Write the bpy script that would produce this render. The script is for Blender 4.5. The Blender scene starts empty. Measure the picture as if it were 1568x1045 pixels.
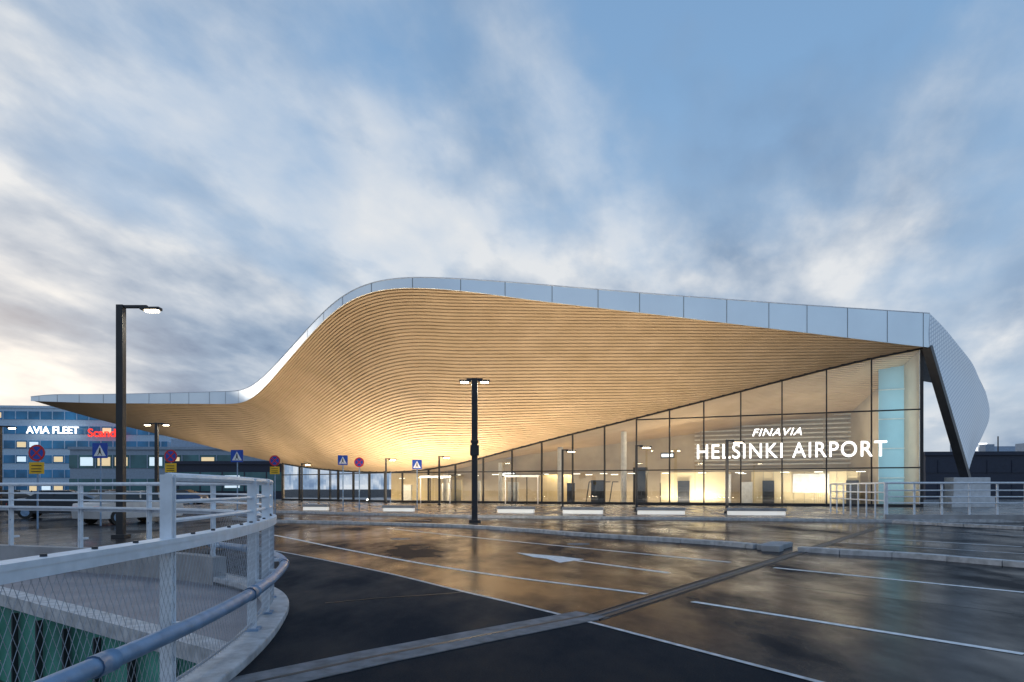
import bpy, bmesh, math, random
import numpy as np
from mathutils import Vector, Matrix
from mathutils.geometry import tessellate_polygon
random.seed(4)
S=bpy.context.scene
S.view_settings.view_transform='Standard'
S.view_settings.look='None'
S.view_settings.exposure=0
COL=S.collection

# ---------------------------------------------------------------- materials
def new_mat(name):
    m=bpy.data.materials.new(name); m.use_nodes=True
    nt=m.node_tree; b=nt.nodes['Principled BSDF']
    return m,nt,b
def plain(name,col,rough=.6,metal=0,noise=.12,scale=3.0,bump=0.0,bscale=40,emit=None,estr=0,spec=None):
    m,nt,b=new_mat(name)
    tc=nt.nodes.new('ShaderNodeTexCoord')
    n=nt.nodes.new('ShaderNodeTexNoise'); n.inputs['Scale'].default_value=scale; n.inputs['Detail'].default_value=6
    nt.links.new(tc.outputs['Object'],n.inputs['Vector'])
    r=nt.nodes.new('ShaderNodeValToRGB')
    c=np.array(col)
    r.color_ramp.elements[0].position=.3; r.color_ramp.elements[1].position=.7
    r.color_ramp.elements[0].color=(*np.clip(c*(1-noise),0,1),1)
    r.color_ramp.elements[1].color=(*np.clip(c*(1+noise),0,1),1)
    nt.links.new(n.outputs['Fac'],r.inputs['Fac']); nt.links.new(r.outputs['Color'],b.inputs['Base Color'])
    b.inputs['Roughness'].default_value=rough; b.inputs['Metallic'].default_value=metal
    if spec is not None: b.inputs['Specular IOR Level'].default_value=spec
    if bump>0:
        n2=nt.nodes.new('ShaderNodeTexNoise'); n2.inputs['Scale'].default_value=bscale; n2.inputs['Detail'].default_value=4
        nt.links.new(tc.outputs['Object'],n2.inputs['Vector'])
        bp=nt.nodes.new('ShaderNodeBump'); bp.inputs['Strength'].default_value=bump; bp.inputs['Distance'].default_value=.02
        nt.links.new(n2.outputs['Fac'],bp.inputs['Height']); nt.links.new(bp.outputs['Normal'],b.inputs['Normal'])
    if emit is not None:
        b.inputs['Emission Color'].default_value=(*emit,1); b.inputs['Emission Strength'].default_value=estr
    return m
def wet_asphalt(name,dark,light,r0,r1,bump,wscale=.35,k0=.7,k1=.15,rot=35,sx=1.0,sy=.45):
    """dark aggregate + a water film whose strength and smoothness vary in patches"""
    m=bpy.data.materials.new(name); m.use_nodes=True; nt=m.node_tree; nd=nt.nodes; L=nt.links
    nd.remove(nd['Principled BSDF']); out=nd['Material Output']
    tc=nd.new('ShaderNodeTexCoord')
    mp=nd.new('ShaderNodeMapping'); mp.inputs['Rotation'].default_value=(0,0,math.radians(rot)); mp.inputs['Scale'].default_value=(sx,sy,1)
    L.new(tc.outputs['Object'],mp.inputs['Vector'])
    big=nd.new('ShaderNodeTexNoise'); big.inputs['Scale'].default_value=wscale; big.inputs['Detail'].default_value=8; big.inputs['Roughness'].default_value=.62
    L.new(mp.outputs['Vector'],big.inputs['Vector'])
    fine=nd.new('ShaderNodeTexNoise'); fine.inputs['Scale'].default_value=60; fine.inputs['Detail'].default_value=5; fine.inputs['Roughness'].default_value=.7
    L.new(tc.outputs['Object'],fine.inputs['Vector'])
    def mr(a,b):
        n=nd.new('ShaderNodeMapRange'); n.inputs['From Min'].default_value=.38; n.inputs['From Max'].default_value=.62
        n.inputs['To Min'].default_value=a; n.inputs['To Max'].default_value=b; L.new(big.outputs['Fac'],n.inputs['Value']); return n.outputs['Result']
    rough=mr(r0,r1); kk=mr(k0,k1)
    mx=nd.new('ShaderNodeMath'); mx.operation='MULTIPLY'
    L.new(big.outputs['Fac'],mx.inputs[0]); L.new(fine.outputs['Fac'],mx.inputs[1])
    r=nd.new('ShaderNodeValToRGB'); r.color_ramp.elements[0].position=.14; r.color_ramp.elements[1].position=.38
    r.color_ramp.elements[0].color=(*dark,1); r.color_ramp.elements[1].color=(*light,1)
    L.new(mx.outputs[0],r.inputs['Fac'])
    bp=nd.new('ShaderNodeBump'); bp.inputs['Strength'].default_value=bump; bp.inputs['Distance'].default_value=.01
    L.new(fine.outputs['Fac'],bp.inputs['Height'])
    df=nd.new('ShaderNodeBsdfDiffuse'); L.new(r.outputs['Color'],df.inputs['Color']); L.new(bp.outputs['Normal'],df.inputs['Normal'])
    gl=nd.new('ShaderNodeBsdfGlossy'); L.new(rough,gl.inputs['Roughness']); L.new(bp.outputs['Normal'],gl.inputs['Normal'])
    fr=nd.new('ShaderNodeFresnel'); fr.inputs['IOR'].default_value=1.33
    mu=nd.new('ShaderNodeMath'); mu.operation='MULTIPLY'; L.new(fr.outputs['Fac'],mu.inputs[0]); L.new(kk,mu.inputs[1])
    ms=nd.new('ShaderNodeMixShader'); L.new(mu.outputs[0],ms.inputs['Fac']); L.new(df.outputs[0],ms.inputs[1]); L.new(gl.outputs[0],ms.inputs[2])
    L.new(ms.outputs[0],out.inputs['Surface'])
    return m
def glass_mat(name,tint,refl_min=.08,rough=.01,gcol=(.9,.95,1)):
    m=bpy.data.materials.new(name); m.use_nodes=True; nt=m.node_tree
    nt.nodes.remove(nt.nodes['Principled BSDF']); out=nt.nodes['Material Output']
    t=nt.nodes.new('ShaderNodeBsdfTransparent'); t.inputs['Color'].default_value=(*tint,1)
    g=nt.nodes.new('ShaderNodeBsdfGlossy'); g.inputs['Roughness'].default_value=rough; g.inputs['Color'].default_value=(*gcol,1)
    lw=nt.nodes.new('ShaderNodeFresnel'); lw.inputs['IOR'].default_value=1.5
    mr=nt.nodes.new('ShaderNodeMath'); mr.operation='ADD'; mr.inputs[1].default_value=refl_min; mr.use_clamp=True
    nt.links.new(lw.outputs['Fac'],mr.inputs[0])
    mx=nt.nodes.new('ShaderNodeMixShader'); nt.links.new(mr.outputs[0],mx.inputs['Fac'])
    nt.links.new(t.outputs[0],mx.inputs[1]); nt.links.new(g.outputs[0],mx.inputs[2]); nt.links.new(mx.outputs[0],out.inputs['Surface'])
    return m
def emis(name,col,st):
    m=plain(name,col,emit=col,estr=st); return m

M={}
M['road']=wet_asphalt('wet_asphalt',(.011,.012,.016),(.032,.033,.037),.09,.26,.12,k0=1.0,k1=.10)
M['pave_dark']=wet_asphalt('dark_asphalt',(.009,.010,.013),(.030,.031,.037),.4,.6,.6,.8,k0=.20,k1=.05)
M['plaza']=wet_asphalt('plaza_paving',(.12,.115,.11),(.21,.20,.19),.12,.38,.05,.5,k0=.9,k1=.3)
M['paint']=plain('road_paint',(.78,.79,.80),.55,noise=.22,scale=9,bump=.2,spec=.3)
M['paint2']=plain('road_paint_worn',(.5,.51,.53),.5,noise=.35,scale=7,spec=.3)
M['kerb']=plain('granite_kerb',(.46,.47,.49),.5,noise=.3,scale=6,bump=.3)
M['conc']=plain('concrete',(.33,.33,.34),.75,noise=.2,scale=2,bump=.3)
M['conc_joint']=plain('joint_concrete',(.19,.19,.20),.7,noise=.35,scale=5,bump=.3,spec=.2)
M['rubber']=plain('joint_rubber',(.02,.02,.02),.4,spec=.2)
M['white']=plain('white_painted_steel',(.74,.79,.85),.4,noise=.1,scale=8)
M['galv']=plain('galvanised_pipe',(.20,.31,.46),.4,.1,noise=.25,scale=6)
M['wire']=plain('steel_wire',(.38,.40,.44),.5,.4)
M['dark']=plain('dark_steel',(.035,.038,.044),.45,.3)
M['mull']=plain('mullion_steel',(.03,.032,.037),.45,.3)
M['fascia']=plain('fascia_panel',(.78,.88,.97),.36,.72,noise=.04,scale=.35)
M['seam']=plain('fascia_seam',(.22,.26,.30),.6)
M['backing']=plain('soffit_backing',(.03,.02,.012),.9)
M['roof']=plain('roof_membrane',(.35,.37,.40),.7)
M['glass']=glass_mat('clear_facade_glass',(.86,.91,.93),.06)
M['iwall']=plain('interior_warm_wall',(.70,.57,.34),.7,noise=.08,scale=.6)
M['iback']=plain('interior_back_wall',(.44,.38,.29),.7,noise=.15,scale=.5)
M['iwhite']=plain('interior_white_wall',(.68,.66,.61),.7)
M['icyan']=plain('interior_cyan_wall',(.40,.60,.66),.6,noise=.1,scale=.4)
M['ifloor']=plain('interior_floor',(.38,.35,.31),.25)
M['black']=plain('black_panel',(.02,.02,.022),.5)
M['lampglow']=emis('lamp_glow',(1,.84,.58),26)
M['whiteglow']=emis('white_glow',(1,.98,.95),2.2)
M['lum']=emis('luminaire_glow',(1,.92,.76),4.0)
M['blockglow']=emis('block_glow',(1,.95,.86),.42)
M['redglow']=emis('red_glow',(1,.05,.03),1.2)
M['red']=plain('sign_red',(.62,.02,.02),.4)
M['blue']=plain('sign_blue',(.01,.07,.42),.4)
M['yellow']=plain('sign_yellow',(.85,.50,.02),.5)
M['signwhite']=plain('sign_white',(.8,.8,.8),.4)
M['greenglass']=plain('green_glass',(.09,.31,.24),.15,noise=.5,scale=.9)
M['tyre']=plain('tyre',(.02,.02,.02),.8)
M['carglass']=plain('car_glass',(.02,.025,.03),.05)

def soffit_material():
    m,nt,b=new_mat('wood_slats')
    tc=nt.nodes.new('ShaderNodeTexCoord')
    mp=nt.nodes.new('ShaderNodeMapping'); mp.inputs['Scale'].default_value=(.5,.5,.5)
    nt.links.new(tc.outputs['Object'],mp.inputs['Vector'])
    n=nt.nodes.new('ShaderNodeTexNoise'); n.inputs['Scale'].default_value=1.0; n.inputs['Detail'].default_value=8
    nt.links.new(mp.outputs['Vector'],n.inputs['Vector'])
    r=nt.nodes.new('ShaderNodeValToRGB')
    r.color_ramp.elements[0].position=.3; r.color_ramp.elements[0].color=(.54,.40,.25,1)
    r.color_ramp.elements[1].position=.7; r.color_ramp.elements[1].color=(.64,.485,.32,1)
    nt.links.new(n.outputs['Fac'],r.inputs['Fac']); nt.links.new(r.outputs['Color'],b.inputs['Base Color'])
    b.inputs['Roughness'].default_value=.6; b.inputs['Specular IOR Level'].default_value=.25
    return m
M['slat']=soffit_material()
def perf_material():
    m,nt,b=new_mat('perforated_cladding')
    tc=nt.nodes.new('ShaderNodeTexCoord')
    mp=nt.nodes.new('ShaderNodeMapping'); mp.inputs['Rotation'].default_value=(0,math.radians(28),0)
    nt.links.new(tc.outputs['Object'],mp.inputs['Vector'])
    w2=nt.nodes.new('ShaderNodeTexWave'); w2.bands_direction='Z'; w2.inputs['Scale'].default_value=1.1; w2.inputs['Distortion'].default_value=.0
    nt.links.new(mp.outputs['Vector'],w2.inputs['Vector'])
    w3=nt.nodes.new('ShaderNodeTexWave'); w3.bands_direction='Y'; w3.inputs['Scale'].default_value=.9
    nt.links.new(tc.outputs['Object'],w3.inputs['Vector'])
    mu=nt.nodes.new('ShaderNodeMath'); mu.operation='MULTIPLY'; nt.links.new(w2.outputs['Fac'],mu.inputs[0]); nt.links.new(w3.outputs['Fac'],mu.inputs[1])
    r=nt.nodes.new('ShaderNodeValToRGB')
    r.color_ramp.elements[0].position=.02; r.color_ramp.elements[0].color=(.58,.64,.73,1)
    r.color_ramp.elements[1].position=.4; r.color_ramp.elements[1].color=(.88,.92,.97,1)
    nt.links.new(mu.outputs[0],r.inputs['Fac'])
    nt.links.new(r.outputs['Color'],b.inputs['Base Color'])
    b.inputs['Roughness'].default_value=.42; b.inputs['Metallic'].default_value=.5
    bp=nt.nodes.new('ShaderNodeBump'); bp.inputs['Strength'].default_value=.2; bp.inputs['Distance'].default_value=.06
    nt.links.new(mu.outputs[0],bp.inputs['Height']); nt.links.new(bp.outputs['Normal'],b.inputs['Normal'])
    return m
M['perf']=perf_material()

# ---------------------------------------------------------------- mesh helpers
class MB:
    def __init__(s): s.v=[]; s.f=[]; s.m=[]; s.mats=[]
    def mi(s,k):
        if k not in s.mats: s.mats.append(k)
        return s.mats.index(k)
    def poly(s,pts,k):
        i=len(s.v); s.v+= [tuple(p) for p in pts]; s.f.append(tuple(range(i,i+len(pts)))); s.m.append(s.mi(k))
    def box(s,c,d,k,rz=0,M4=None):
        i=len(s.v); ca,sa=math.cos(rz),math.sin(rz)
        for dz in (-.5,.5):
            for dx,dy in ((-.5,-.5),(.5,-.5),(.5,.5),(-.5,.5)):
                x,y=dx*d[0],dy*d[1]
                p=(c[0]+x*ca-y*sa,c[1]+x*sa+y*ca,c[2]+dz*d[2])
                s.v.append(p)
        for q in ((0,3,2,1),(4,5,6,7),(0,1,5,4),(1,2,6,5),(2,3,7,6),(3,0,4,7)):
            s.f.append(tuple(i+a for a in q)); s.m.append(s.mi(k))
    def tube(s,path,r,k,n=8,cap=True,r2=None):
        P=[Vector(p) for p in path]; i=len(s.v); L=len(P)
        for j,p in enumerate(P):
            t=(P[min(j+1,L-1)]-P[max(j-1,0)]).normalized()
            up=Vector((0,0,1)) if abs(t.z)<.9 else Vector((1,0,0))
            a=t.cross(up).normalized(); b=a.cross(t)
            rr=r if r2 is None else r+(r2-r)*j/(L-1)
            for q in range(n):
                an=2*math.pi*q/n
                s.v.append(tuple(p+a*math.cos(an)*rr+b*math.sin(an)*rr))
        for j in range(L-1):
            for q in range(n):
                s.f.append((i+j*n+q,i+j*n+(q+1)%n,i+(j+1)*n+(q+1)%n,i+(j+1)*n+q)); s.m.append(s.mi(k))
        if cap:
            s.f.append(tuple(i+q for q in range(n))); s.m.append(s.mi(k))
            s.f.append(tuple(i+(L-1)*n+q for q in reversed(range(n)))); s.m.append(s.mi(k))
    def sweep(s,path,w,z0,z1,k,off=0.0):
        P=[Vector((p[0],p[1])) for p in path]; i=len(s.v); L=len(P)
        zs=[p[2] if len(p)>2 else 0 for p in path]
        for j,p in enumerate(P):
            t=(P[min(j+1,L-1)]-P[max(j-1,0)]).normalized(); n=Vector((t.y,-t.x))
            a=p+n*(off-w/2); b=p+n*(off+w/2)
            s.v+=[(a.x,a.y,zs[j]+z0),(b.x,b.y,zs[j]+z0),(b.x,b.y,zs[j]+z1),(a.x,a.y,zs[j]+z1)]
        for j in range(L-1):
            for q in range(4):
                s.f.append((i+j*4+q,i+j*4+(q+1)%4,i+(j+1)*4+(q+1)%4,i+(j+1)*4+q)); s.m.append(s.mi(k))
        s.f.append((i,i+1,i+2,i+3)); s.m.append(s.mi(k)); e=i+(L-1)*4
        s.f.append((e+3,e+2,e+1,e)); s.m.append(s.mi(k))
    def obj(s,name,parent=None,smooth=False,bevel=0,fixn=False):
        me=bpy.data.meshes.new(name); me.from_pydata(s.v,[],s.f)
        for k in s.mats: me.materials.append(M[k])
        me.polygons.foreach_set('material_index',s.m)
        if smooth: me.polygons.foreach_set('use_smooth',[True]*len(me.polygons))
        me.update()
        if fixn:
            bm=bmesh.new(); bm.from_mesh(me); bmesh.ops.recalc_face_normals(bm,faces=bm.faces); bm.to_mesh(me); bm.free()
        o=bpy.data.objects.new(name,me); COL.objects.link(o)
        if parent: o.parent=parent
        if bevel:
            md=o.modifiers.new('bevel','BEVEL'); md.width=bevel; md.segments=2; md.limit_method='ANGLE'
        return o
def empty(name,loc=(0,0,0)):
    e=bpy.data.objects.new(name,None); e.location=loc; COL.objects.link(e); return e
def catmull(pts,n=8):
    P=[Vector(p) for p in pts]; out=[]
    for i in range(len(P)-1):
        a=P[i-1] if i>0 else P[i]*2-P[i+1]; b=P[i]; c=P[i+1]; d=P[i+2] if i+2<len(P) else P[i+1]*2-P[i]
        for j in range(n):
            t=j/n
            out.append(.5*((2*b)+(c-a)*t+(2*a-5*b+4*c-d)*t*t+(3*b-a-3*c+d)*t**3))
    out.append(P[-1]); return out
def sheet(name,outer,z,k,holes=(),parent=None):
    loops=[[Vector((p[0],p[1],0)) for p in outer]]+[[Vector((p[0],p[1],0)) for p in h] for h in holes]
    tris=tessellate_polygon(loops); flat=[p for l in loops for p in l]
    mb=MB(); mb.v=[(p.x,p.y,z) for p in flat]
    for t in tris:
        a,b,c=[flat[i] for i in t]
        if (b-a).cross(c-a).z<0: t=(t[0],t[2],t[1])
        mb.f.append(tuple(t)); mb.m.append(mb.mi(k))
    return mb.obj(name,parent)
def area(name,loc,rot,sx,sy,power,col,parent=None,spread=None):
    l=bpy.data.lights.new(name,'AREA'); l.shape='RECTANGLE'; l.size=sx; l.size_y=sy; l.energy=power; l.color=col
    if spread: l.spread=spread
    o=bpy.data.objects.new(name,l); o.location=loc; o.rotation_euler=rot; COL.objects.link(o)
    if parent: o.parent=parent
    return o
def text(name,body,loc,size,k,parent,rz=0,ext=.04,off=.0,shear=0,sx=1,align='LEFT'):
    c=bpy.data.curves.new(name,'FONT'); c.body=body; c.size=size; c.extrude=ext; c.offset=off; c.shear=shear; c.align_x=align
    c.materials.append(M[k])
    o=bpy.data.objects.new(name,c); o.location=loc; o.rotation_euler=(math.pi/2,0,rz); o.scale=(sx,1,1); COL.objects.link(o); o.parent=parent
    return o

# ---------------------------------------------------------------- canopy height field
Ft=[(-58.5,83,12.3,.45),(-54.6,81,11.95,.8),(-48.5,80,11.65,.95),(-39.6,77.5,11.3,1.1),(-31,73,10.7,1.25),(-27,69,10.2,1.2),(-23.5,64,10.75,1.0),
    (-19.1,58,12.5,.7),(-15.4,53,13.95,.6),(-12.5,49.3,15.0,.55),(-10.1,47.1,15.3,.55),(-8.15,46.2,15.35,.58),(-5.24,45.9,15.15,.66),(-2.2,46.4,15.0,.78),
    (1.2,47.05,14.66,1.04),(11,48.6,13.97,1.4),(21.2,50.3,13.2,1.93),(31.8,52,12.4,2.54)]
Bt=[(-58.5,83.2,12.3),(-53.8,87,10.6),(-49.2,88,9.4),(-39.8,86,7.3),(-32.5,84,5.5),(-26.2,82,4.2),(-19.7,77.5,3.5),(-13.1,70.54,3.1),(-9.5,69.1,3.3),
    (-5.4,67.46,3.9),(-1.5,65.9,4.94),(4.6,63.46,6.46),(8.4,61.94,7.23),(11.1,60.86,7.88),(13.8,59.78,8.52),(16.5,58.7,9.13),(19.3,57.58,9.76),
    (22.3,56.38,10.6),(25.4,55.14,11.2),(28.4,53.94,12.0),(31.8,52.58,12.45)]
DX=.1
XS=np.arange(-58.5,31.8+DX/2,DX)
def smooth(tab,col,sig):
    t=np.array(tab); y=np.interp(XS,t[:,0],t[:,col])
    n=int(4*sig/DX); k=np.exp(-.5*(np.arange(-n,n+1)*DX/sig)**2); k/=k.sum()
    pl=2*y[0]-y[1:n+1][::-1]; pr=2*y[-1]-y[-n-1:-1][::-1]
    return np.convolve(np.concatenate([pl,y,pr]),k,'valid')
aF=smooth(Ft,1,1.7); aFz=smooth(Ft,2,1.7); aFt=smooth(Ft,3,1.2)
aB=smooth(Bt,1,2.0); aBz=smooth(Bt,2,2.5)
def ip(a,x): return np.interp(x,XS,a)
i0=int(np.argmin(aF)); ymin=float(aF[i0])
aG=np.where(XS<=XS[i0],aF,ymin)
def zs(x,y):
    f,b,zf,zb=ip(aF,x),ip(aB,x),ip(aFz,x),ip(aBz,x)
    t=np.clip((y-f)/np.maximum(b-f,.3),0,1)
    w=.55*t+.45*(t*t*(3-2*t))
    d=np.maximum(y-b,0)
    return zf*(1-w)+zb*w-.045*d*np.maximum(0,zb-5)
def bext(x):
    return ip(aB,x)+np.where(x>-13,13.0,0.0)*np.clip((x+13)/2,0,1)

terminal=empty('airport_terminal_building')
mb=MB(); STEP=.34; W=.225
xs=np.arange(-58.5,31.81,.2)
G=ip(aG,xs);F=ip(aF,xs);BE=bext(xs)
k=0
while k*STEP<45:
    q=k*STEP+.03; k+=1
    y1=np.maximum(G+q,F+.06); y2=np.minimum(G+q+W,BE)
    ok=(G+q+W>F+.08)&(G+q<BE-.02)&(y2>y1)
    z1=zs(xs,y1); z2=zs(xs,y2)
    idx={}
    for i in np.where(ok)[0]:
        idx[i]=len(mb.v)
        x=float(xs[i]); a=float(y1[i]); b=float(y2[i]); za=float(z1[i]); zb_=float(z2[i])
        mb.v+=[(x,a,za+.16),(x,a,za),(x,b,zb_),(x,b,zb_+.16)]
    m0=mb.mi('slat')
    for i in idx:
        if i+1 in idx:
            p,r=idx[i],idx[i+1]
            for e in range(3):
                mb.f.append((p+e,p+e+1,r+e+1,r+e)); mb.m.append(m0)
mb.obj('soffit_slats',terminal)
mb=MB(); xs2=np.arange(-58.5,31.81,.6); NT=40
for gi,x in enumerate(xs2):
    f=float(ip(aF,x)); b=float(bext(np.array(x)))
    for j in range(NT+1):
        y=f+.05+(b-f-.05)*j/NT; mb.v.append((float(x),y,float(zs(x,y))+.15))
for gi in range(len(xs2)-1):
    for j in range(NT):
        a=gi*(NT+1)+j; mb.f.append((a,a+1,a+NT+2,a+NT+1)); mb.m.append(mb.mi('backing'))
mb.obj('soffit_backing',terminal,smooth=True)
mb=MB()
for x in xs2:
    f=float(ip(aF,x)); b=float(bext(np.array(x))); zt=float(ip(aFz,x)+ip(aFt,x))
    zb_=min(max(float(zs(x,b))+.6,zt-4 if x>-10 else 0),zt-.2)
    for j in range(9):
        t=j/8; mb.v.append((float(x),f+.02+(b-f)*t,zt-.02+(zb_-zt)*t*t))
for gi in range(len(xs2)-1):
    for j in range(8):
        a=gi*9+j; mb.f.append((a,a+9,a+10,a+1)); mb.m.append(mb.mi('roof'))
for gi in range(len(xs2)-1):
    a=mb.v[gi*9+8]; b=mb.v[(gi+1)*9+8]
    mb.poly([a,b,(b[0],b[1],float(zs(b[0],b[1]))),(a[0],a[1],float(zs(a[0],a[1])))],'roof')
wingR=[(31.8,52,14.94),(34.6,54.6,14.38),(38,58,13.65),(41.8,62,12.95),(45.2,66,12.15),(47.6,68.6,11.3)]
for i in range(len(wingR)-1):
    a,b=wingR[i],wingR[i+1]
    mb.poly([a,b,(31.8,b[1],14.94-.06*(b[1]-52)),(31.8,a[1],14.94-.06*(a[1]-52))],'roof')
mb.obj('roof_sheet',terminal,smooth=True)
# fascia
mb=MB()
xf=np.arange(-58.5,31.81,.25); bot=[];top=[]
for x in xf:
    y=float(ip(aF,x)); z=float(ip(aFz,x)); t=float(ip(aFt,x))
    bot.append(Vector((float(x),y,z-.08))); top.append(Vector((float(x),y+.0,z+t)))
bot.append(Vector((31.8,52,12.32))); top.append(Vector((31.8,52,14.94)))
for i in range(len(bot)-1):
    mb.poly([bot[i],bot[i+1],top[i+1],top[i]],'fascia')
    mb.poly([bot[i],bot[i]+Vector((0,.12,.0)),bot[i+1]+Vector((0,.12,.0)),bot[i+1]],'fascia')
acc=0; nxt=1.5
for i in range(1,len(bot)):
    acc+=(bot[i]-bot[i-1]).xy.length
    if acc>nxt and i<len(bot)-2:
        nxt+=3.22
        d=(bot[i+1]-bot[i]).xy.normalized(); n=Vector((d.y,-d.x,0))*.012
        a=bot[i]+n; b=a+Vector((d.x,d.y,0))*.05; c=top[i]+n; e=c+Vector((d.x,d.y,0))*.05
        mb.poly([a,b,e,c],'seam')
mb.tube([t+Vector((0,.0,.0)) for t in top],.035,'white',6)
mb.obj('fascia',terminal,smooth=False)
# ---- facade
def yf(x): return 65.3-.4*x if x>=-12.5 else float(ip(aB,x))-.25
fn=Vector((-.4,-1,0)).normalized(); frz=math.atan2(-.4,1)
ZP=.13
mul=[31.6,28.4,25.4,22.3,19.3,16.5,13.8,11.1,8.4,5.6,2.8,0,-2.8,-5.6,-8.4,-11.2,-13.2,-15.2,-17.4,-19.6,-22.4,-25.2,-27.6]
mb=MB(); gl=MB()
def ztop(x): return float(zs(x,yf(x)))
for i,x in enumerate(mul):
    h=ztop(x); w=.10 if i else .22
    mb.box((x,yf(x),(ZP+h)/2),(w,.24,h-ZP),'mull',frz)
    if i<len(mul)-1:
        x2=mul[i+1]; n=8
        for j in range(n):
            a=x+(x2-x)*j/n; b=x+(x2-x)*(j+1)/n
            gl.poly([(a,yf(a)+.03,ZP),(b,yf(b)+.03,ZP),(b,yf(b)+.03,ztop(b)),(a,yf(a)+.03,ztop(a))],'glass')
        dv=Vector((x-x2,yf(x)-yf(x2))); rz=math.atan2(dv.y,dv.x)
        for z,hh in ((ZP+.12,.22),(3.2,.10),(7.7,.10)):
            m=(x+x2)/2; L=dv.length-.11
            if min(ztop(x),ztop(x2))>z+.1: mb.box((m,(yf(x)+yf(x2))/2,z),(L,.16,hh),'mull',rz)
        a,b=x,x2
        mb.poly([(a,yf(a)-.14,ztop(a)-.12),(b,yf(b)-.14,ztop(b)-.12),(b,yf(b)-.14,ztop(b)+.1),(a,yf(a)-.14,ztop(a)+.1)],'mull')
mb.obj('facade_mullions',terminal); gl.obj('facade_glass',terminal)
# interior
mb=MB()
def P(x,d,z=0): return (x-fn.x*d,yf(x)-fn.y*d,z)
def ibox(x,d,z0,z1,w,t,k): 
    p=P(x,d); mb.box((p[0],p[1],(z0+z1)/2),(w,t,z1-z0),k,frz)
mb.poly([P(-12,.2,ZP+.02),P(31.5,.2,ZP+.02),P(31.5,12,ZP+.02),P(-12,12,ZP+.02)],'ifloor')
mb.poly([(-28,82.6,ZP+.02),(-20,77.9,ZP+.02),(-12,70.2,ZP+.02),(-7,80.4,ZP+.02),(-15,90,ZP+.02),(-28,94,ZP+.02)],'ifloor')
mb.poly([(-28,82.9,4.5),(-20,78.3,4.5),(-12.6,71.2,4.5),(-7,80.4,4.5),(-15,90,4.5),(-28,94,4.5)],'iwhite')
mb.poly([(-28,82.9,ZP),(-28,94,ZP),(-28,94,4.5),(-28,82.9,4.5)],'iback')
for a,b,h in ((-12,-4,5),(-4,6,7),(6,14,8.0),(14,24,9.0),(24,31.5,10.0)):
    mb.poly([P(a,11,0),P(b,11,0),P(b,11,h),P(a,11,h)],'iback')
mb.poly([(-28,93,0),(-15,89,0),(-15,89,5),(-28,93,5)],'iwall'); mb.poly([(-15,89,0),(-7.5,80,0),(-7.5,80,5),(-15,89,5)],'iwall')
ibox(30.2,2.6,ZP,12.0,2.3,.2,'icyan')
for z in (2.4,4.8,7.2,9.6): ibox(30.2,2.45,z,z+.08,2.3,.1,'iwhite')
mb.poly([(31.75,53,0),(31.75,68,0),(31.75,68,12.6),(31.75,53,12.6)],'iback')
ibox(24,7,ZP,3.1,9,2,'iwall'); ibox(15.2,6,ZP,3.1,6.2,2,'iwall'); ibox(24.5,5.9,1.2,2.9,3.0,.1,'iwhite')
for j in range(12): ibox(20+j*.8,5.9,ZP,3.1,.04,.08,'iback')
ibox(21.2,5.85,ZP,2.3,1.0,.12,'black'); ibox(27.6,5.85,ZP,2.3,1.0,.12,'black'); ibox(14.3,4.9,ZP,2.3,1.1,.12,'black')
ibox(18.0,5,ZP,2.9,.5,.5,'iwhite'); ibox(10.5,5,ZP,3.6,1.2,1,'black'); ibox(2.0,7,ZP,3.0,3,1.5,'iwall')
for x in (9,3,-3,-9):
    p=P(x,5); mb.tube([(p[0],p[1],ZP),(p[0],p[1],ztop(x)-.3)],.28,'iwhite',12)
for x in (-26,-23.5,-21,-18,-15,-10,-7,-5,-1,.8,4,7,12.5,19.5): 
    ibox(x,random.uniform(3,8),ZP,random.uniform(2.0,2.8),random.uniform(.5,1.3),.3,random.choice(['black','iwall','iwhite','black']))
for x in (6.2,6.9,7.6,8.3):
    p=P(x,2.2); q=P(x+.3,2.2)
    mb.tube([(p[0],p[1],ZP),(q[0],q[1],2.2)],.05,'black',6); mb.tube([(q[0],q[1],2.2),(q[0]+.5,q[1]-.2,2.2)],.05,'black',6)
ibox(13.4,1.6,4.3,4.8,1.2,.12,'black'); ibox(-.9,1.6,2.7,3.2,1.4,.12,'black')
ibox(22.5,9.0,3.3,3.55,17,.3,'iback')
z=3.9
while z<9.2: ibox(22.5,10.6,z,z+.12,17,.12,'iwhite'); z+=.42
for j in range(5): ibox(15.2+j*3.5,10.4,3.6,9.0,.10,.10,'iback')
mb.obj('interior',terminal)
mb=MB()
ibox(13.4,1.5,4.42,4.68,1.0,.04,'whiteglow'); ibox(-.9,1.5,2.82,3.1,1.2,.04,'whiteglow')
for x in (28,25,22.5,19,16,13,10,7.5,5,2,0,-3,-7,-11,-16,-20,-24):
    for d in (3.5,8):
        p=P(x,d); h=min(ztop(x)-.6,3.0); mb.box((p[0],p[1],h),(.7,.07,.04),'lum',frz)
mb.obj('interior_luminaires',terminal)
mb=MB()
for x in (1.4,-7):
    for dx in (-1.5,-.5,.5,1.5):
        xx=x+dx; p=P(xx,-1.4); mb.box((p[0],p[1],ZP+1.25),(.07,.07,2.5),'signwhite' if dx in(-1.5,1.5) else 'mull',frz)
    p=P(x,-1.4); mb.box((p[0],p[1],ZP+2.6),(3.4,.12,.22),'signwhite',frz)
    p=P(x,-.7); mb.box((p[0],p[1],ZP+2.75),(3.5,1.5,.1),'dark',frz)
mb.obj('door_vestibules',terminal)
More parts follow.
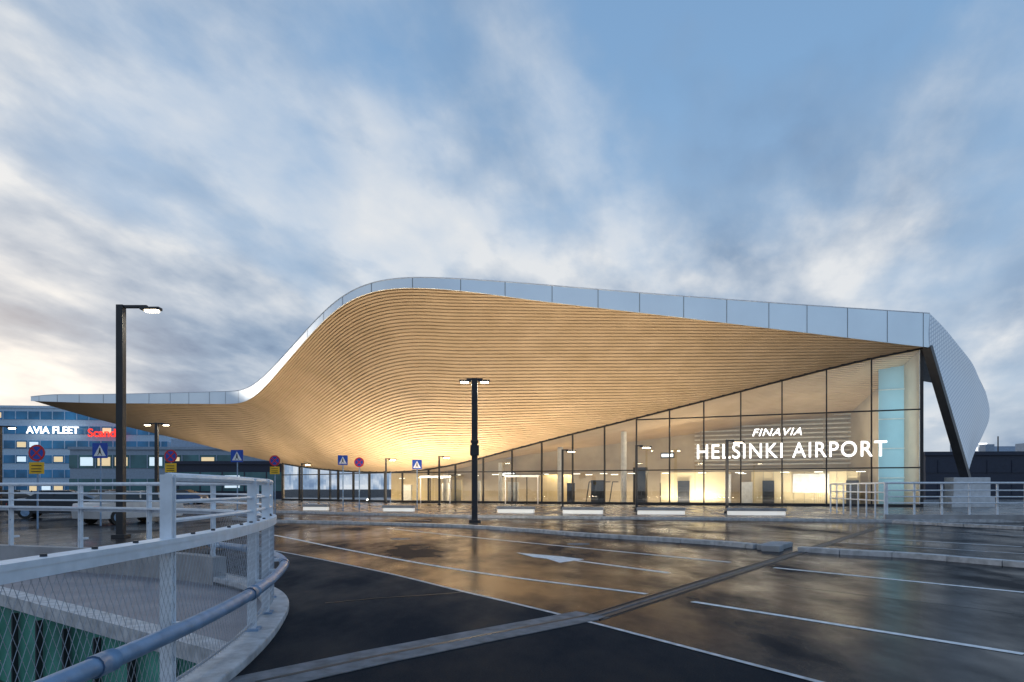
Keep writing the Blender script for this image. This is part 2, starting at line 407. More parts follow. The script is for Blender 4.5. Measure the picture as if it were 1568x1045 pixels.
# end cladding wing
L=[(31.8,52,14.94),(31.82,52.0,12.4),(32.6,52.5,10.4),(33.7,53.1,7.6),(34.9,53.7,5.0),(36.1,54.3,2.7)]
R=[(47.6,68.6,11.3),(48.8,69.8,9.9),(48.2,69,8.5),(45.6,66,6.9),(41,60.6,4.6),(36.35,54.5,2.6)]
mb=MB()
rows=[]
toprow=[Vector(p) for p in catmull(wingR,6)]; n=len(toprow)
Ls=catmull(L,6); Rs=catmull(R,6)
for r in range(len(Ls)):
    row=[]
    for i in range(n):
        t=i/(n-1)
        base=Ls[r]+(Rs[r]-Ls[r])*t
        str0=toprow[0]+(toprow[-1]-toprow[0])*t
        fade=(1-r/(len(Ls)-1))
        row.append(base+(toprow[i]-str0)*fade)
    rows.append(row)
for r in range(len(rows)-1):
    for i in range(n-1):
        mb.poly([rows[r][i],rows[r+1][i],rows[r+1][i+1],rows[r][i+1]],'perf')
mb.obj('end_cladding',terminal,smooth=True)
mb=MB()
mb.tube([(31.75,52.2,12.4),(36.0,54.1,2.3)],.42,'dark',4)
mb.box((31.62,52.75,6.4),(.25,.25,12.3),'white',frz)
mb.obj('corner_struts',terminal)
M['pedwhite']=plain('pedestal_render',(.6,.62,.65),.6)
mb=MB(); mb.box((36.0,54.0,1.3),(2.9,1.2,2.3),'pedwhite',0); mb.box((35.9,53.9,.5),(3.4,1.6,.8),'pedwhite',0); mb.obj('strut_pedestal',terminal,bevel=.04)

sign=empty('illuminated_airport_sign')
def onf(x,off,z): return (x+fn.x*off,yf(x)+fn.y*off,z)
t1=text('main_lettering','HELSINKI AIRPORT',onf(15.9,.3,4.12),1.76,'whiteglow',sign,frz,.05,.004)
t1.data.space_character=1.14
t2=text('logo_lettering','FINAVIA',onf(20.1,.3,5.95),.86,'whiteglow',sign,frz,.05,.004,.3)
t2.data.space_character=1.12
bpy.context.view_layer.update()
for t,Lw in ((t1,14.4),(t2,3.8)):
    w=t.dimensions.x; t.scale=(Lw/w,1,1)

WARM=(1,.81,.57)
for i,x in enumerate((-9,-3,3,8,13)):
    p=P(x,6.5); area('interior_light',(p[0],p[1],min(ztop(x)-.5,3.4)),(0,0,frz),3.5,2.0,380,(1,.80,.54),terminal)
for x,y in ((-23,86.5),(-16.5,82),(-12.5,77)):
    area('interior_light',(x,y,4.2),(0,0,0),3.0,2.0,560,(1,.80,.54),terminal)
for i,x in enumerate((15,25)):
    p=P(x,4); area('interior_uplight',(p[0],p[1],ZP+.1),(math.pi,0,frz),5,.3,420,(1,.88,.72),terminal)
for x in (13,19,25):
    p=P(x+1,3.5); area('interior_light',(p[0],p[1],ztop(x)-1.2),(0,0,frz),3.5,1.0,300,(1,.82,.58),terminal)
p=P(30.2,.7); area('cyan_core_light',(p[0],p[1],6.2),(math.radians(90),0,frz),1.6,10,75,(.62,.9,1),terminal)

# ---------------------------------------------------------------- ground / roads
rail=[(-2.45,-2.5),(-2.45,1),(-2.5,3.2),(-2.52,5.0),(-2.65,6.5),(-2.9,7.9),(-3.25,9.2),(-3.8,10.3),(-4.6,11.3),(-6,12.4),(-9,13.7),(-14,14.9),(-25,15.8)]
railS=[(p.x,p.y,0) for p in catmull([(a,b,0) for a,b in rail],8)]
hole=[(p[0],p[1]) for p in railS[::2]]+[(-25,-2.5)]
sheet('ground',[(-900,-200),(900,-200),(900,1500),(-900,1500)],0,'pave_dark',[hole])
edge=[(-60,19.5),(-25,18.6),(-12,18.2),(-8.5,18.0),(-5.96,17.4),(-4.1,15.2),(-2.23,12.67),(-.8,10.6),(.55,8.7),(2.51,5.63),(6,0),(9,-6)]
sheet('road',edge+[(70,-6),(70,90),(-60,90)],.004,'road')
plz=[(-48,62),(-27,50.5),(-16,45),(-2,37),(10.3,34),(17.4,32),(32,32.3),(70,34),(70,92),(-48,92)]
pv=empty('pavement')
sheet('surface',plz,ZP,'plaza',parent=pv)
mb=MB(); mb.sweep([(a,b,0) for a,b in plz[:8]],.3,0,ZP+.01,'kerb'); mb.obj('kerb_edge',pv)
med=[(-14,34.5,0),(-11.4,32.2,0),(-6.5,30.2,0),(-2.2,27.9,0),(.6,25,0),(2.5,22.6,0),(4.4,20.7,0),(5.8,19.2,0),(6.5,18.1,0)]
def kerb_run(pts,w,h):
    """granite kerb stones about 1 m long with open joints"""
    C=catmull(pts,10); acc=[C[0]]; L_=0
    for i in range(1,len(C)):
        L_+=(C[i]-C[i-1]).length; acc.append(C[i])
        if L_>=1.0 or i==len(C)-1:
            if len(acc)>1:
                d=(acc[-1]-acc[-2]).normalized()*.02
                st=acc[:-1]+[acc[-1]-d]
                mb.sweep(st,w,0,h+random.uniform(-.004,.004),'kerb',off=random.uniform(-.006,.006))
            acc=[C[i]]; L_=0
mb=MB(); kerb_run(med,.30,.12)
kerb_run([(7.3,17.3,0),(8.2,16.4,0),(9.2,15.6,0),(10.3,13.9,0),(11.4,12.2,0),(13,9.5,0)],.30,.12)
mb.obj('road_kerb')
mb=MB(); mb.box((7.0,18.15,.07),(.55,1.5,.14),'conc',math.radians(-35)); mb.box((6.6,17.3,.08),(.45,.4,.16),'conc',math.radians(-35)); mb.obj('kerb_island',bevel=.02)
mb=MB(); kerb_run([(17.6,31.4,0),(19,28,0),(21,25.2,0),(28,22,0)],.35,.13); mb.obj('road_kerb')
mk=MB()
def line(a,b,w=.12,k='paint'): mk.sweep([(a[0],a[1],0),(b[0],b[1],0)],w,.0078,.0082,k)
def cline(p,w,k='paint'): mk.sweep(catmull([(a,b,0) for a,b in p],6),w,.0078,.0082,k)
cline([(-9.5,25),(-7.65,22.6),(-4.2,17.6),(-.9,13.2),(2.03,10.3)],.11)
line((1.2,15.35),(2.95,12.85),.13)
cline([(-5,27.2),(-.9,21.7),(2.2,17.8),(4.7,14.7)],.12)
line((5.26,13.7),(7.84,10.45),.13); line((2.54,9.6),(4.92,6.56),.11); line((5.3,6.1),(7.5,3.3),.12)
line((11.5,21.7),(13.9,18.6),.12); line((9.5,20.2),(12.6,16.4),.1,'paint2'); line((14.5,25.5),(18.5,21.5),.1,'paint2')
cline([(-6.1,17.5),(-4.2,15.2),(-2.23,12.67),(-.8,10.6),(.62,8.6),(2.6,5.5),(6.1,-.1)],.07,'paint2')
line((-12,40),(-4,33.5),.1,'paint2'); line((0,32.4),(6,29.5),.1,'paint2')
mk.poly([(.10,16.9,.0092),(.5,15.75,.0092),(.78,15.45,.0092),(1.02,14.6,.0092),(1.62,15.3,.0092),(1.15,15.95,.0092)],'paint')
mk.obj('road_markings')
M['tarjoint']=plain('joint_tar',(.025,.025,.027),.4,noise=.5,scale=14,spec=.3)
mb=MB(); mb.sweep([(15,27.9,0),(.95,8.35,0)],.34,.0050,.0066,'tarjoint'); ej=mb.obj('expansion_joint')
mb=MB()
a=Vector((15,27.9)); b=Vector((.95,8.35)); dd=(b-a).normalized(); nn=Vector((dd.y,-dd.x))
for o_ in (-.13,.0,.13):
    mb.sweep([(a.x+nn.x*o_,a.y+nn.y*o_,0),(b.x+nn.x*o_,b.y+nn.y*o_,0)],.025,.0066,.016,'conc_joint' if o_==0 else 'rubber')
mb.obj('joint_seal',ej)
cj=empty('concrete_joint_strip')
mb=MB(); mb.sweep([(1.02,8.62,0),(-.35,7.35,0),(-1.3,6.45,0),(-2.1,5.6,0),(-2.3,5.3,0)],.55,.004,.012,'conc_joint'); mb.obj('strip',cj)
mb=MB(); mb.sweep([(.95,8.55,0),(-.35,7.35,0),(-1.3,6.45,0),(-2.1,5.6,0)],.05,.012,.014,'rubber'); mb.obj('seal',cj)
mb=MB(); 
for c in ((1.9,19.5),(-3.5,21.5)):
    mb.tube([(c[0],c[1],.005),(c[0],c[1],.009)],.33,'conc_joint',24)
mb.obj('manhole_cover')
mb=MB()
for p0,ang,L_ in (((-2.6,9.5),.5,2.6),((4.5,11.2),-.9,4.2),((9,11),-.75,5)):
    pts=[];x,y=p0
    for j in range(14):
        pts.append((x,y,0)); x+=math.cos(ang)*L_/14+random.uniform(-.04,.04); y+=math.sin(ang)*L_/14+random.uniform(-.04,.04)
    mb.sweep(pts,.03,.0045,.0055,'rubber')
mb.obj('crack_sealing')

# ---------------------------------------------------------------- pit under the railing
pit=empty('lower_level_pit')
mb=MB(); hv=hole
for i in range(len(hv)):
    a=hv[i]; b=hv[(i+1)%len(hv)]
    mb.poly([(a[0],a[1],0),(b[0],b[1],0),(b[0],b[1],-6),(a[0],a[1],-6)],'conc')
mb.poly([(-25,-3,-5.9),(-2,-3,-5.9),(-2,17,-5.9),(-25,17,-5.9)],'conc')
mb.obj('pit_walls',pit)
M['paveL']=plain('terrace_paving',(.25,.235,.255),.6,noise=.15,scale=1.5,bump=.2)
ter=[(-2.80,6.95)]+[(p[0]-.02,p[1]-.02) for p in railS if p[1]>7.1 and p[0]>-15.5]+[(-15.8,15.0),(-13.2,14.7)]
sheet('terrace_slab',ter,-.05,'paveL',parent=pit)
mb=MB()
wa=Vector((-2.8,6.9)); wb=Vector((-13.3,14.75)); wd=(wb-wa).normalized(); WL=(wb-wa).length; wrz=math.atan2(wd.y,wd.x)
c=(wa+wb)/2; nn=Vector((wd.y,-wd.x))
mb.box((c.x,c.y,-.12),(WL,.3,.18),'kerb',wrz)
mb.poly([(wa.x,wa.y,-.2),(wb.x,wb.y,-.2),(wb.x,wb.y,-5),(wa.x,wa.y,-5)],'greenglass')
s=.2
while s<WL:
    p=wa+wd*s
    for o_ in (-.06,.06): mb.box((p.x+nn.x*o_,p.y+nn.y*o_,-2.6),(.05,.08,4.6),'dark',wrz)
    s+=.95
for z in (-1.5,-3.0): mb.box((c.x,c.y,z),(WL,.16,.06),'dark',wrz)
mb.obj('green_glazed_wall',pit)
mb=MB()
far=[p for p in railS if p[0]<-4.9]
mb.sweep(far,.24,-.5,.42,'conc'); mb.obj('concrete_parapet')

# ---------------------------------------------------------------- railing
rl=empty('curved_railing')
mb=MB()
mb.sweep(railS,.34,.0,.09,'kerb',off=.06)
mb.obj('kerb_base',rl,bevel=.015)
near_i=[i for i,p in enumerate(railS) if p[1]>=4.95][0]
cum=[0]
for i in range(1,len(railS)): cum.append(cum[-1]+math.dist(railS[i],railS[i-1]))
cum=np.array(cum); RA=np.array(railS)
def rp(s,off=0):
    x=np.interp(s,cum,RA[:,0]); y=np.interp(s,cum,RA[:,1])
    x2=np.interp(s+.05,cum,RA[:,0]); y2=np.interp(s+.05,cum,RA[:,1]); x1=np.interp(s-.05,cum,RA[:,0]); y1=np.interp(s-.05,cum,RA[:,1])
    t=Vector((x2-x1,y2-y1)).normalized(); n=Vector((t.y,-t.x))
    return Vector((x,y))+n*off,t
def path(s0,s1,z,off=0,st=.2):
    out=[]; s=s0
    while s<s1: p,_=rp(s,off); out.append((p.x,p.y,z)); s+=st
    p,_=rp(s1,off); out.append((p.x,p.y,z)); return out
sN=float(cum[near_i]); sE=float(cum[-1]); sB=sN+7.0
mb=MB()
mb.sweep([(p[0],p[1],0) for p in path(0,sE-.2,0,0)],.15,1.20,1.235,'white')
mb.sweep([(p[0],p[1],0) for p in path(0,sE-.2,0,.06)],.02,1.14,1.20,'white')
s=.3
while s<sB:
    p,_=rp(s); mb.tube([(p.x,p.y,1.235),(p.x,p.y,1.25)],.018,'dark',8); s+=.45
mb.tube(path(sN,sE-.2,1.68),.035,'white',8)
mb.tube(path(sN,sE-.2,1.50),.018,'white',6)
mb.tube(path(sN,sE-.2,1.36),.018,'white',6)
mb.obj('white_rails',rl)
mb=MB(); mb.tube(path(0,sB+1,.60,.17),.055,'galv',12)
for s in np.arange(1.2,sB,2.6):
    a,_=rp(s-.09,.17); b,_=rp(s+.09,.17); mb.tube([(a.x,a.y,.6),(b.x,b.y,.6)],.066,'galv',12)
mb.tube(path(0,sE-.2,.16,.0),.012,'wire',6)
mb.obj('guard_pipe',rl,smooth=True)
mb=MB()
post_s=[sN-2.5,sN,sN+2.3,sN+3.3,sN+4.6,sN+5.8]+list(np.arange(sN+7.6,sE-.3,1.9))
for j,s in enumerate(post_s):
    p,t=rp(s); rz=math.atan2(t.y,t.x); top_=1.70 if s>=sN else 1.2
    w=.085 if j<6 else .06
    for o_ in (-.03,.03):
        q=Vector((t.x,t.y))*o_
        mb.box((p.x+q.x,p.y+q.y,top_/2),(.014,w,top_),'white',rz)
    q,_=rp(s,.09); mb.box((q.x,q.y,.6),(.05,.14,.04),'white',rz)
    mb.box((p.x,p.y,.10),(.2,.16,.02),'galv',rz)
    for zz in (.35,.95): mb.box((p.x,p.y,zz),(.06,.02,.03),'galv',rz)
mb.obj('posts',rl)
mb=MB(); z0,z1=.16,1.18; run=.52
s=-.5
while s<sB:
    for sg in (1,-1):
        pts=[]
        for j in range(5):
            t=j/4; ss=s+run*t if sg>0 else s+run*(1-t)
            if ss<0: continue
            p,_=rp(ss,.04); pts.append((p.x,p.y,z0+(z1-z0)*t))
        if len(pts)>1: mb.tube(pts,.0017,'wire',3,cap=False)
    s+=.066
mb.obj('wire_mesh',rl)

rr=empty('bridge_railing'); mb=MB()
pr=[(17.8,32.6,0),(21,32.2,0),(26,32.0,0),(34,32.2,0)]
mb.sweep(pr,.3,.1,.35,'conc')
for z,r in ((1.85,.05),(1.5,.03),(1.2,.03),(.9,.03)): mb.tube([(p[0],p[1],z) for p in pr],r,'white',8)
x=17.9
while x<34: mb.box((x,32.6-.6*min(1,(x-17.8)/8),1.05),(.09,.05,1.6),'white'); x+=1.25
pr2=[(17.8,32.6,0),(18.6,37,0),(19.6,42,0)]
for z,r in ((1.85,.04),(1.4,.03),(1.0,.03)): mb.tube([(p[0],p[1],z) for p in pr2],r,'white',8)
for t in np.linspace(0,1,8): mb.box((17.8+1.8*t,32.6+9.4*t,.95),(.06,.06,1.8),'white')
mb.obj('rails',rr)

# ---------------------------------------------------------------- light blocks on plaza
def block(x,y,L,rz,up):
    e=empty('plaza_light_block'); mb=MB()
    mb.box((x,y,ZP+.30),(L,.5,.16),'conc',rz); mb.box((x,y,ZP+.11),(L-.1,.42,.22),'blockglow',rz)
    o=mb.obj('block',e,bevel=.015)
    area('uplight',(x,y,ZP+.42),(math.radians(180),0,rz),L,.35,up,WARM,e)
for (x,y,L,up) in ((-13.2,46,1.8,360),(-7.2,43.5,2.1,330),(.24,41,2.3,330),(4.1,39.5,2.4,330),(8.4,38.5,2.7,520),(13.4,37.5,3.1,560)):
    block(x,y,L,math.radians(-12),up)
ug=empty('recessed_ground_uplight'); mb=MB()
for x,y,pw in ((-15,64,800),(-10,63,1050),(-4,62,950),(3,58,700),(-20,68,540),(-28,75,420),(-38,81,330),(12,53,560)):
    mb.box((x,y,ZP+.01),(1.2,.3,.02),'galv'); area('uplight',(x,y,ZP+.05),(math.radians(180),0,0),1.2,.3,pw,WARM,ug)
mb.obj('frames',ug)

# ---------------------------------------------------------------- street lamps
def street_lamp(x,y,h,w,arms,head=.62,pw=60,collar=False):
    e=empty('street_lamp',(x,y,0)); mb=MB(); g=MB()
    z0=0 if y<33 else ZP
    mb.box((0,0,(h+z0)/2),(w,w,h-z0),'dark'); mb.box((0,0,z0+.06),(w*1.9,w*1.9,.12),'dark'); 
    if collar:
        mb.box((0,0,h*.56),(w*1.35,w*1.35,.12),'dark'); mb.box((0,0,h*.5),(w*1.5,w*1.3,.5),'dark')
    for L in arms:
        sg=1 if L>0 else -1
        mb.box((L/2,0,h-.05),(abs(L)+w*.9,w*.55,.09),'dark')
        mb.box((L+sg*head*.35,0,h-.12),(head,.26,.09),'dark')
        g.box((L+sg*head*.4,0,h-.19),(head*.62,.2,.05),'lampglow')
        if pw>30: area('lamp_light',(L+sg*head*.4,0,h-.23),(0,0,0),head*.6,.2,pw,(1,.85,.6),e)
    mb.obj('post',e,bevel=.01); g.obj('luminaire',e)
street_lamp(-12.6,22,7.5,.22,[.75],.62,90)
street_lamp(-1.75,32,6.75,.27,[-.25,.25],.55,200,True)
street_lamp(-28,53.8,6.75,.24,[-.5,.5],.6,80)
for x,y in ((12.6,40),(8.2,45),(3.7,50),(-6.4,60),(-12,65),(-24,78)):
    street_lamp(x,y,4.45,.15,[.35],.75,25)
street_lamp(-36,48,6,.2,[.6],.6,30); street_lamp(-55,72,6.5,.2,[.6],.6,30)
# ---------------------------------------------------------------- traffic signs
def disc(mb,x,y,z,r,k,n=28):
    mb.poly([(x+r*math.cos(2*math.pi*i/n),y,z+r*math.sin(2*math.pi*i/n)) for i in range(n)],k)
def pole(mb,x,y,z): mb.tube([(x,y,0),(x,y,z)],.035,'galv',8)
def no_stopping(x,y,z,plate=True,r=.33):
    mb=MB(); pole(mb,0,.06,z+r); disc(mb,0,0,z,r,'red'); disc(mb,0,-.006,z,r*.78,'blue')
    for s in (1,-1):
        a=math.pi/4*s; c,sn=math.cos(a),math.sin(a); l=r*.78; w=r*.09; yy=-.012-.002*s
        mb.poly([(-l*c-w*sn,yy,z-l*sn+w*c),(-l*c+w*sn,yy,z-l*sn-w*c),(l*c+w*sn,yy,z+l*sn-w*c),(l*c-w*sn,yy,z+l*sn+w*c)],'red')
    mb.tube([(0,.01,z),(0,.03,z)],r*.99,'galv',24)
    if plate:
        mb.box((0,0,z-r-.27),(r*1.75,.03,.46),'yellow')
        for q in (.1,-.03,-.14): mb.box((0,-.02,z-r-.27+q),(r*1.2,.01,.03),'black')
    o=mb.obj('no_stopping_sign'); o.location=(x,y,0)
def crossing(x,y,z,r=.32):
    mb=MB(); pole(mb,0,.05,z+r); mb.box((0,0,z),(2*r,.03,2*r),'blue')
    mb.poly([(-r*.8,-.018,z-r*.72),(r*.8,-.018,z-r*.72),(0,-.018,z+r*.75)],'signwhite')
    mb.poly([(-.05,-.022,z-.1),(.05,-.022,z-.1),(.03,-.022,z+.06),(-.03,-.022,z+.06)],'black'); disc(mb,0,-.022,z+.09,.03,'black',10)
    mb.poly([(-.05,-.022,z-.1),(-.01,-.022,z-.1),(-.08,-.022,z-.2),(-.11,-.022,z-.2)],'black')
    mb.poly([(.01,-.022,z-.1),(.05,-.022,z-.1),(.11,-.022,z-.2),(.08,-.022,z-.2)],'black')
    o=mb.obj('pedestrian_crossing_sign'); o.location=(x,y,0)
no_stopping(-18.8,27,3.0); no_stopping(-17.5,35,3.25); no_stopping(-14.6,42,3.3); no_stopping(-10.3,46,3.35,False)
crossing(-17.5,29,3.2); crossing(-14.5,36,3.3); crossing(-11.15,45,3.45); crossing(-6.4,46,3.2)
# ---------------------------------------------------------------- cars
def car(name,x,y,rz,k):
    e=empty(name,(x,y,0)); e.rotation_euler=(0,0,rz)
    low=[(-2.15,.28),(-2.2,.62),(-2.12,.93),(-1.45,.98),(1.95,.98),(2.15,.88),(2.2,.5),(2.1,.28)]
    mb=MB(); hw=.88
    n=len(low)
    for s in (-1,1): mb.poly([(p[0],s*hw,p[1]) for p in low],k)
    for i in range(n):
        a,b=low[i],low[(i+1)%n]; mb.poly([(a[0],-hw,a[1]),(b[0],-hw,b[1]),(b[0],hw,b[1]),(a[0],hw,a[1])],k)
    mb.obj('body',e,bevel=.09,fixn=True)
    cab=[(-1.5,.97,.82),(-.8,1.42,.66),(.6,1.46,.66),(1.9,.97,.82)]
    mb=MB()
    for s in (-1,1): mb.poly([(c[0],s*c[2],c[1]) for c in cab],'carglass')
    mb.poly([(cab[0][0],-.82,.97),(cab[1][0],-.66,1.42),(cab[1][0],.66,1.42),(cab[0][0],.82,.97)],'carglass')
    mb.poly([(cab[3][0],-.82,.97),(cab[2][0],-.66,1.46),(cab[2][0],.66,1.46),(cab[3][0],.82,.97)],'carglass')
    mb.poly([(-.8,-.66,1.42),(.6,-.66,1.46),(.6,.66,1.46),(-.8,.66,1.42)],k)
    mb.box((-.1,0,1.46),(1.4,1.28,.04),k)
    for xx in (-.1,.9):
        for s in (-1,1): mb.box((xx,s*.745,1.2),(.07,.03,.46),k)
    mb.obj('cabin',e,fixn=True)
    mb=MB()
    for xx in (-1.35,1.35):
        for s in (-1,1):
            mb.tube([(xx,s*.72,.33),(xx,s*.91,.33)],.33,'tyre',20); mb.tube([(xx,s*.9,.33),(xx,s*.925,.33)],.2,'galv',12)
    mb.obj('wheels',e)
    mb=MB()
    for s in (-1,1): mb.box((-2.18,s*.66,.75),(.06,.3,.14),'red'); mb.box((2.16,s*.64,.72),(.06,.32,.14),'signwhite')
    mb.obj('lights',e)
M['carw']=plain('car_paint_silver',(.5,.52,.55),.25,.3); M['card']=plain('car_paint_dark',(.03,.035,.045),.2,.3); M['carb']=plain('car_paint_blue',(.05,.1,.22),.2,.3)
car('parked_car',-17.6,31.5,math.radians(68),'carw')
car('parked_car',-24.5,37,math.radians(20),'card')
car('parked_car',-30.5,46,math.radians(10),'carw')
car('parked_car',-38,52,math.radians(5),'card')
car('parked_car',-37,62,math.radians(0),'carw')
car('parked_car',-31,64,math.radians(0),'carb')

# ---------------------------------------------------------------- background buildings
M['bglass']=plain('blue_glass_band',(.04,.26,.50),.15,noise=.45,scale=.25)
M['bpanel']=plain('light_blue_panel',(.52,.68,.84),.5,noise=.1)
M['bdark']=plain('navy_cladding',(.02,.03,.06),.5)
M['bgrey']=plain('grey_cladding',(.32,.40,.50),.6)
M['teal']=plain('teal_glass',(.05,.16,.18),.15,noise=.4,scale=.3)
M['warmdim']=emis('lit_window',(1,.75,.42),.6)
M['cooldim']=emis('lit_window_cool',(.75,.9,1),.7)
def office(name,x,y,w,d,h,fl,k1,k2,rz=0,lit=.12,mull=3.0):
    e=empty(name,(x,y,0)); e.rotation_euler=(0,0,rz); mb=MB()
    mb.box((0,0,h/2),(w,d,h),k1)
    fh=h/fl
    for f in range(fl):
        z=f*fh+fh*.5
        mb.box((0,0,z),(w+.2,d+.2,fh*.55),k2)
        n=int(w/mull)
        for i in range(n):
            xx=-w/2+(i+.5)*w/n
            mb.box((xx,-d/2-.13,z),(.16,.1,fh*.55),k1)
            if random.random()<lit: mb.box((xx+mull/2,-d/2-.12,z),(mull*.75,.05,fh*.36),random.choice(['warmdim','cooldim']))
    mb.box((0,0,h+.25),(w+.5,d+.5,.5),k1); mb.box((w*.1,2,h+1.3),(w*.3,d*.4,2.0),'bgrey')
    mb.obj('walls',e); return e
office('hotel_building',-97,156,40,14,19,6,'bpanel','bglass',math.radians(6),.22,2.4)
office('office_building',-140,150,46,20,19.5,6,'bgrey','bglass',math.radians(12),.22,2.4)
sg=empty('rooftop_lettering_sign')
text('white_letters','AVIA FLEET',(-104.0,146.2,13.4),2.1,'whiteglow',sg,math.radians(6),.08,.03)
text('red_letters','Scandic',(-92.0,148.0,12.8),2.5,'redglow',sg,math.radians(6),.08,.04)
office('low_office_building',-62,128,34,12,8.5,2,'bgrey','teal',0,.3)
office('glass_annex_building',-42,108,20,10,5.2,1,'bdark','teal',0,.5)
office('brick_hall_building',-15,118,40,14,5,1,'bgrey','teal',0,.3)
office('navy_hall_building',78,98,44,16,6.0,2,'bdark','bdark',math.radians(-4),.0)
office('hotel_tower_building',112,158,20,12,9,3,'bgrey','bglass',0,.2)
sg2=empty('hotel_lettering_sign')
text('letters','HOTEL',(97.5,149.6,9.9),2.3,'whiteglow',sg2,0,.1,.04)
mb=MB(); mb.box((101.5,150.2,9.5),(9,.3,.3),'dark')
for x in (98,101.5,105): mb.box((x,150.4,8.0),(.2,.2,3.2),'dark')
mb.obj('frame',sg2)
mb=MB()
for x in (60,64,70,76): mb.box((x,92,6.9),(1.2,1.2,1.2),'bgrey'); mb.tube([(x+1.5,92,6),(x+1.5,92,8.6)],.08,'dark',6)
mb.obj('rooftop_ventilation_units')
M['tree']=plain('distant_foliage',(.03,.045,.03),.9,noise=.5,scale=.4)
mb=MB()
for x0,x1,y in ((-420,-60,330),(60,420,300)):
    x=x0
    while x<x1:
        h=5+random.random()*5; r=2.5+random.random()*2.5; yy=y+random.uniform(-12,12)
        for c in range(14):
            a=random.random()*6.28; rr=random.random()*r; zz=1+random.random()*h; s=.7+random.random()*1.3
            p=[(x+math.cos(a)*rr+random.uniform(-s,s),yy+math.sin(a)*rr+random.uniform(-s,s),zz+random.uniform(-s,s)) for _ in range(4)]
            mb.poly(p[:3],'tree'); mb.poly(p[1:],'tree')
        x+=1.6
mb.obj('distant_trees')

# ---------------------------------------------------------------- sky
w=bpy.data.worlds.new('World'); S.world=w; w.use_nodes=True; nt=w.node_tree; N=nt.nodes; Lk=nt.links
bg=N['Background']
def node(t,**k):
    n=N.new(t)
    for a,b in k.items(): setattr(n,a,b)
    return n
def math_(op,a,b=None,clamp=False):
    n=node('ShaderNodeMath',operation=op,use_clamp=clamp)
    for i,v in enumerate((a,b)):
        if v is None: continue
        if isinstance(v,(int,float)): n.inputs[i].default_value=v
        else: Lk.new(v,n.inputs[i])
    return n.outputs[0]
def ramp(fac,els):
    r=node('ShaderNodeValToRGB'); cr=r.color_ramp
    while len(cr.elements)<len(els): cr.elements.new(.5)
    for e,(p,c) in zip(cr.elements,els): e.position=p; e.color=(*c,1) if len(c)==3 else c
    Lk.new(fac,r.inputs['Fac']); return r.outputs['Color']
def mixc(f,a,b,mode='MIX'):
    n=node('ShaderNodeMix',data_type='RGBA',blend_type=mode)
    if isinstance(f,(int,float)): n.inputs[0].default_value=f
    else: Lk.new(f,n.inputs[0])
    for i,v in ((6,a),(7,b)):
        if isinstance(v,tuple): n.inputs[i].default_value=(*v,1)
        else: Lk.new(v,n.inputs[i])
    return n.outputs[2]
tc=node('ShaderNodeTexCoord'); sp=node('ShaderNodeSeparateXYZ'); Lk.new(tc.outputs['Generated'],sp.inputs[0])
X,Y,Z=sp.outputs; Zc=math_('MAXIMUM',Z,0.0)
den=math_('ADD',Zc,.26)
px=math_('DIVIDE',X,den); py=math_('DIVIDE',Y,den)
ang=math.radians(20); ca,sa=math.cos(ang),math.sin(ang)
qx=math_('ADD',math_('MULTIPLY',px,ca),math_('MULTIPLY',py,-sa)); qy=math_('ADD',math_('MULTIPLY',px,sa),math_('MULTIPLY',py,ca))
def nz(sx,sy,off,scale,det,rough,dist):
    c=node('ShaderNodeCombineXYZ'); Lk.new(math_('MULTIPLY',qx,sx),c.inputs[0]); Lk.new(math_('MULTIPLY',qy,sy),c.inputs[1]); c.inputs[2].default_value=off
    n=node('ShaderNodeTexNoise'); n.inputs['Scale'].default_value=scale; n.inputs['Detail'].default_value=det; n.inputs['Roughness'].default_value=rough; n.inputs['Distortion'].default_value=dist
    Lk.new(c.outputs[0],n.inputs['Vector']); return n.outputs['Fac']
n1=nz(1.0,.5,3.1,1.5,6,.5,.15)
n2=nz(1.1,.6,5.2,2.6,7,.5,.15)
n3=nz(1.2,.8,1.3,6.0,7,.55,.1)
def blob(u,v,p):
    g=Vector((u,1,v)).normalized()
    d=math_('ADD',math_('ADD',math_('MULTIPLY',X,g.x),math_('MULTIPLY',Y,g.y)),math_('MULTIPLY',Z,g.z))
    return math_('POWER',math_('MAXIMUM',d,0.0),float(p))
def addw(acc,b,k): 
    t=math_('MULTIPLY',b,k); return t if acc is None else math_('ADD',acc,t)
bias=None
for u,v,p,k in ((-.62,.64,60,.10),(-.48,.52,90,.11),(-.32,.42,90,.11),(-.18,.33,90,.09),(.05,.36,60,.06),(-.72,.33,90,.06),(.45,.27,60,.06),
                (-.62,.42,160,-.16),(-.42,.24,120,-.14),(.30,.42,60,-.06),(.62,.36,70,-.03),(-.10,.55,80,-.02)):
    bias=addw(bias,blob(u,v,p),k)
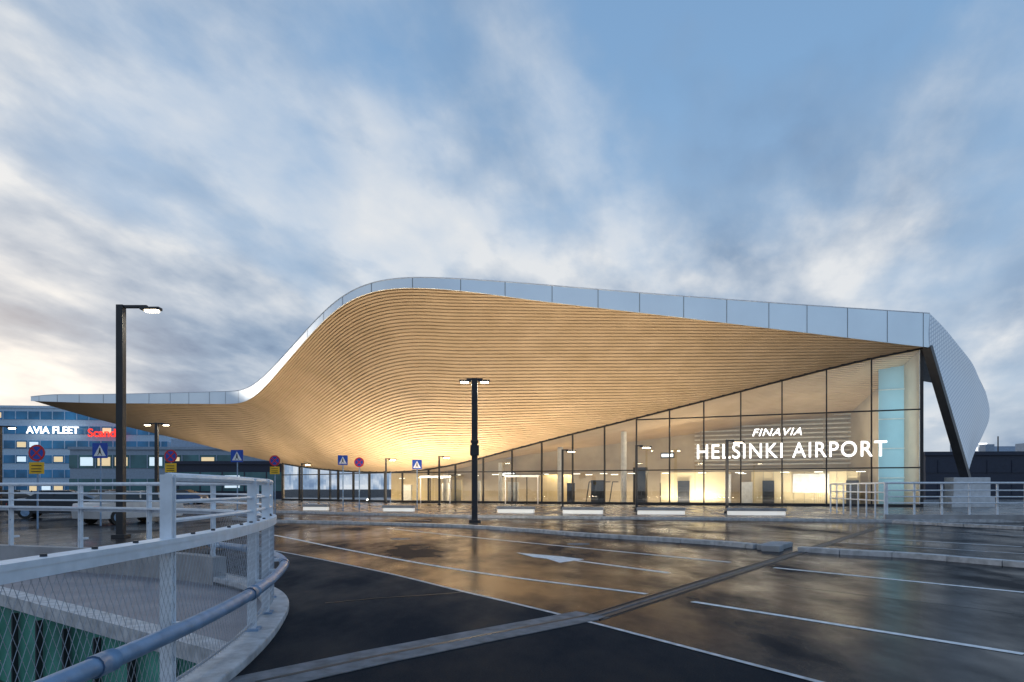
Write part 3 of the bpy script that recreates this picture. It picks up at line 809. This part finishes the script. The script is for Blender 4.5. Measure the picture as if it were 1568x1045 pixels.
base=ramp(Zc,[(0.0,(.66,.72,.80)),(.12,(.50,.62,.78)),(.3,(.35,.52,.75)),(.5,(.23,.41,.67)),(1,(.14,.27,.51))])
nish=node('ShaderNodeTexSky',sky_type='NISHITA'); nish.sun_disc=False; nish.sun_elevation=math.radians(4); nish.sun_rotation=math.radians(-50); nish.altitude=50
base=mixc(1.0,base,mixc(1.0,nish.outputs[0],(.03,.03,.03),'MULTIPLY'),'ADD')
m=math_('ADD',n1,math_('MULTIPLY',X,-.30)); m=math_('ADD',m,math_('MULTIPLY',math_('SUBTRACT',.44,Zc),.5)); m=math_('ADD',m,math_('MULTIPLY',math_('SUBTRACT',n3,.5),.22))
mask=ramp(m,[(.36,(0,0,0)),(.60,(.95,.95,.95))])
br=math_('ADD',math_('ADD',math_('MULTIPLY',math_('SUBTRACT',n2,.5),1.0),.51),math_('MULTIPLY',math_('SUBTRACT',n3,.5),.30))
br=math_('ADD',br,bias)
ccol=ramp(br,[(.34,(.17,.26,.42)),(.45,(.31,.42,.58)),(.55,(.55,.63,.74)),(.67,(.88,.90,.92))])
sky=mixc(mask,base,ccol)
gl_=blob(-.86,.10,45)
sky=mixc(1.0,sky,mixc(gl_,(0,0,0),(.62,.43,.20)),'ADD')
Lk.new(sky,bg.inputs['Color']); bg.inputs['Strength'].default_value=.90

sun=bpy.data.lights.new('sun','SUN'); sun.energy=.3; sun.angle=math.radians(10); sun.color=(1,.88,.75)
so=bpy.data.objects.new('sun',sun); COL.objects.link(so)
sd=Vector((-math.sin(math.radians(50)),math.cos(math.radians(50)),math.tan(math.radians(8)))).normalized()
so.rotation_euler=(-sd).to_track_quat('-Z','Y').to_euler(); so.location=(0,0,60)

cam=bpy.data.cameras.new('camera'); co=bpy.data.objects.new('camera',cam); COL.objects.link(co)
co.location=(0,0,1.6); co.rotation_euler=(math.pi/2,0,0)
cam.sensor_width=36; cam.lens=24; cam.shift_y=.1438; cam.clip_end=3000; cam.clip_start=.05
S.camera=co
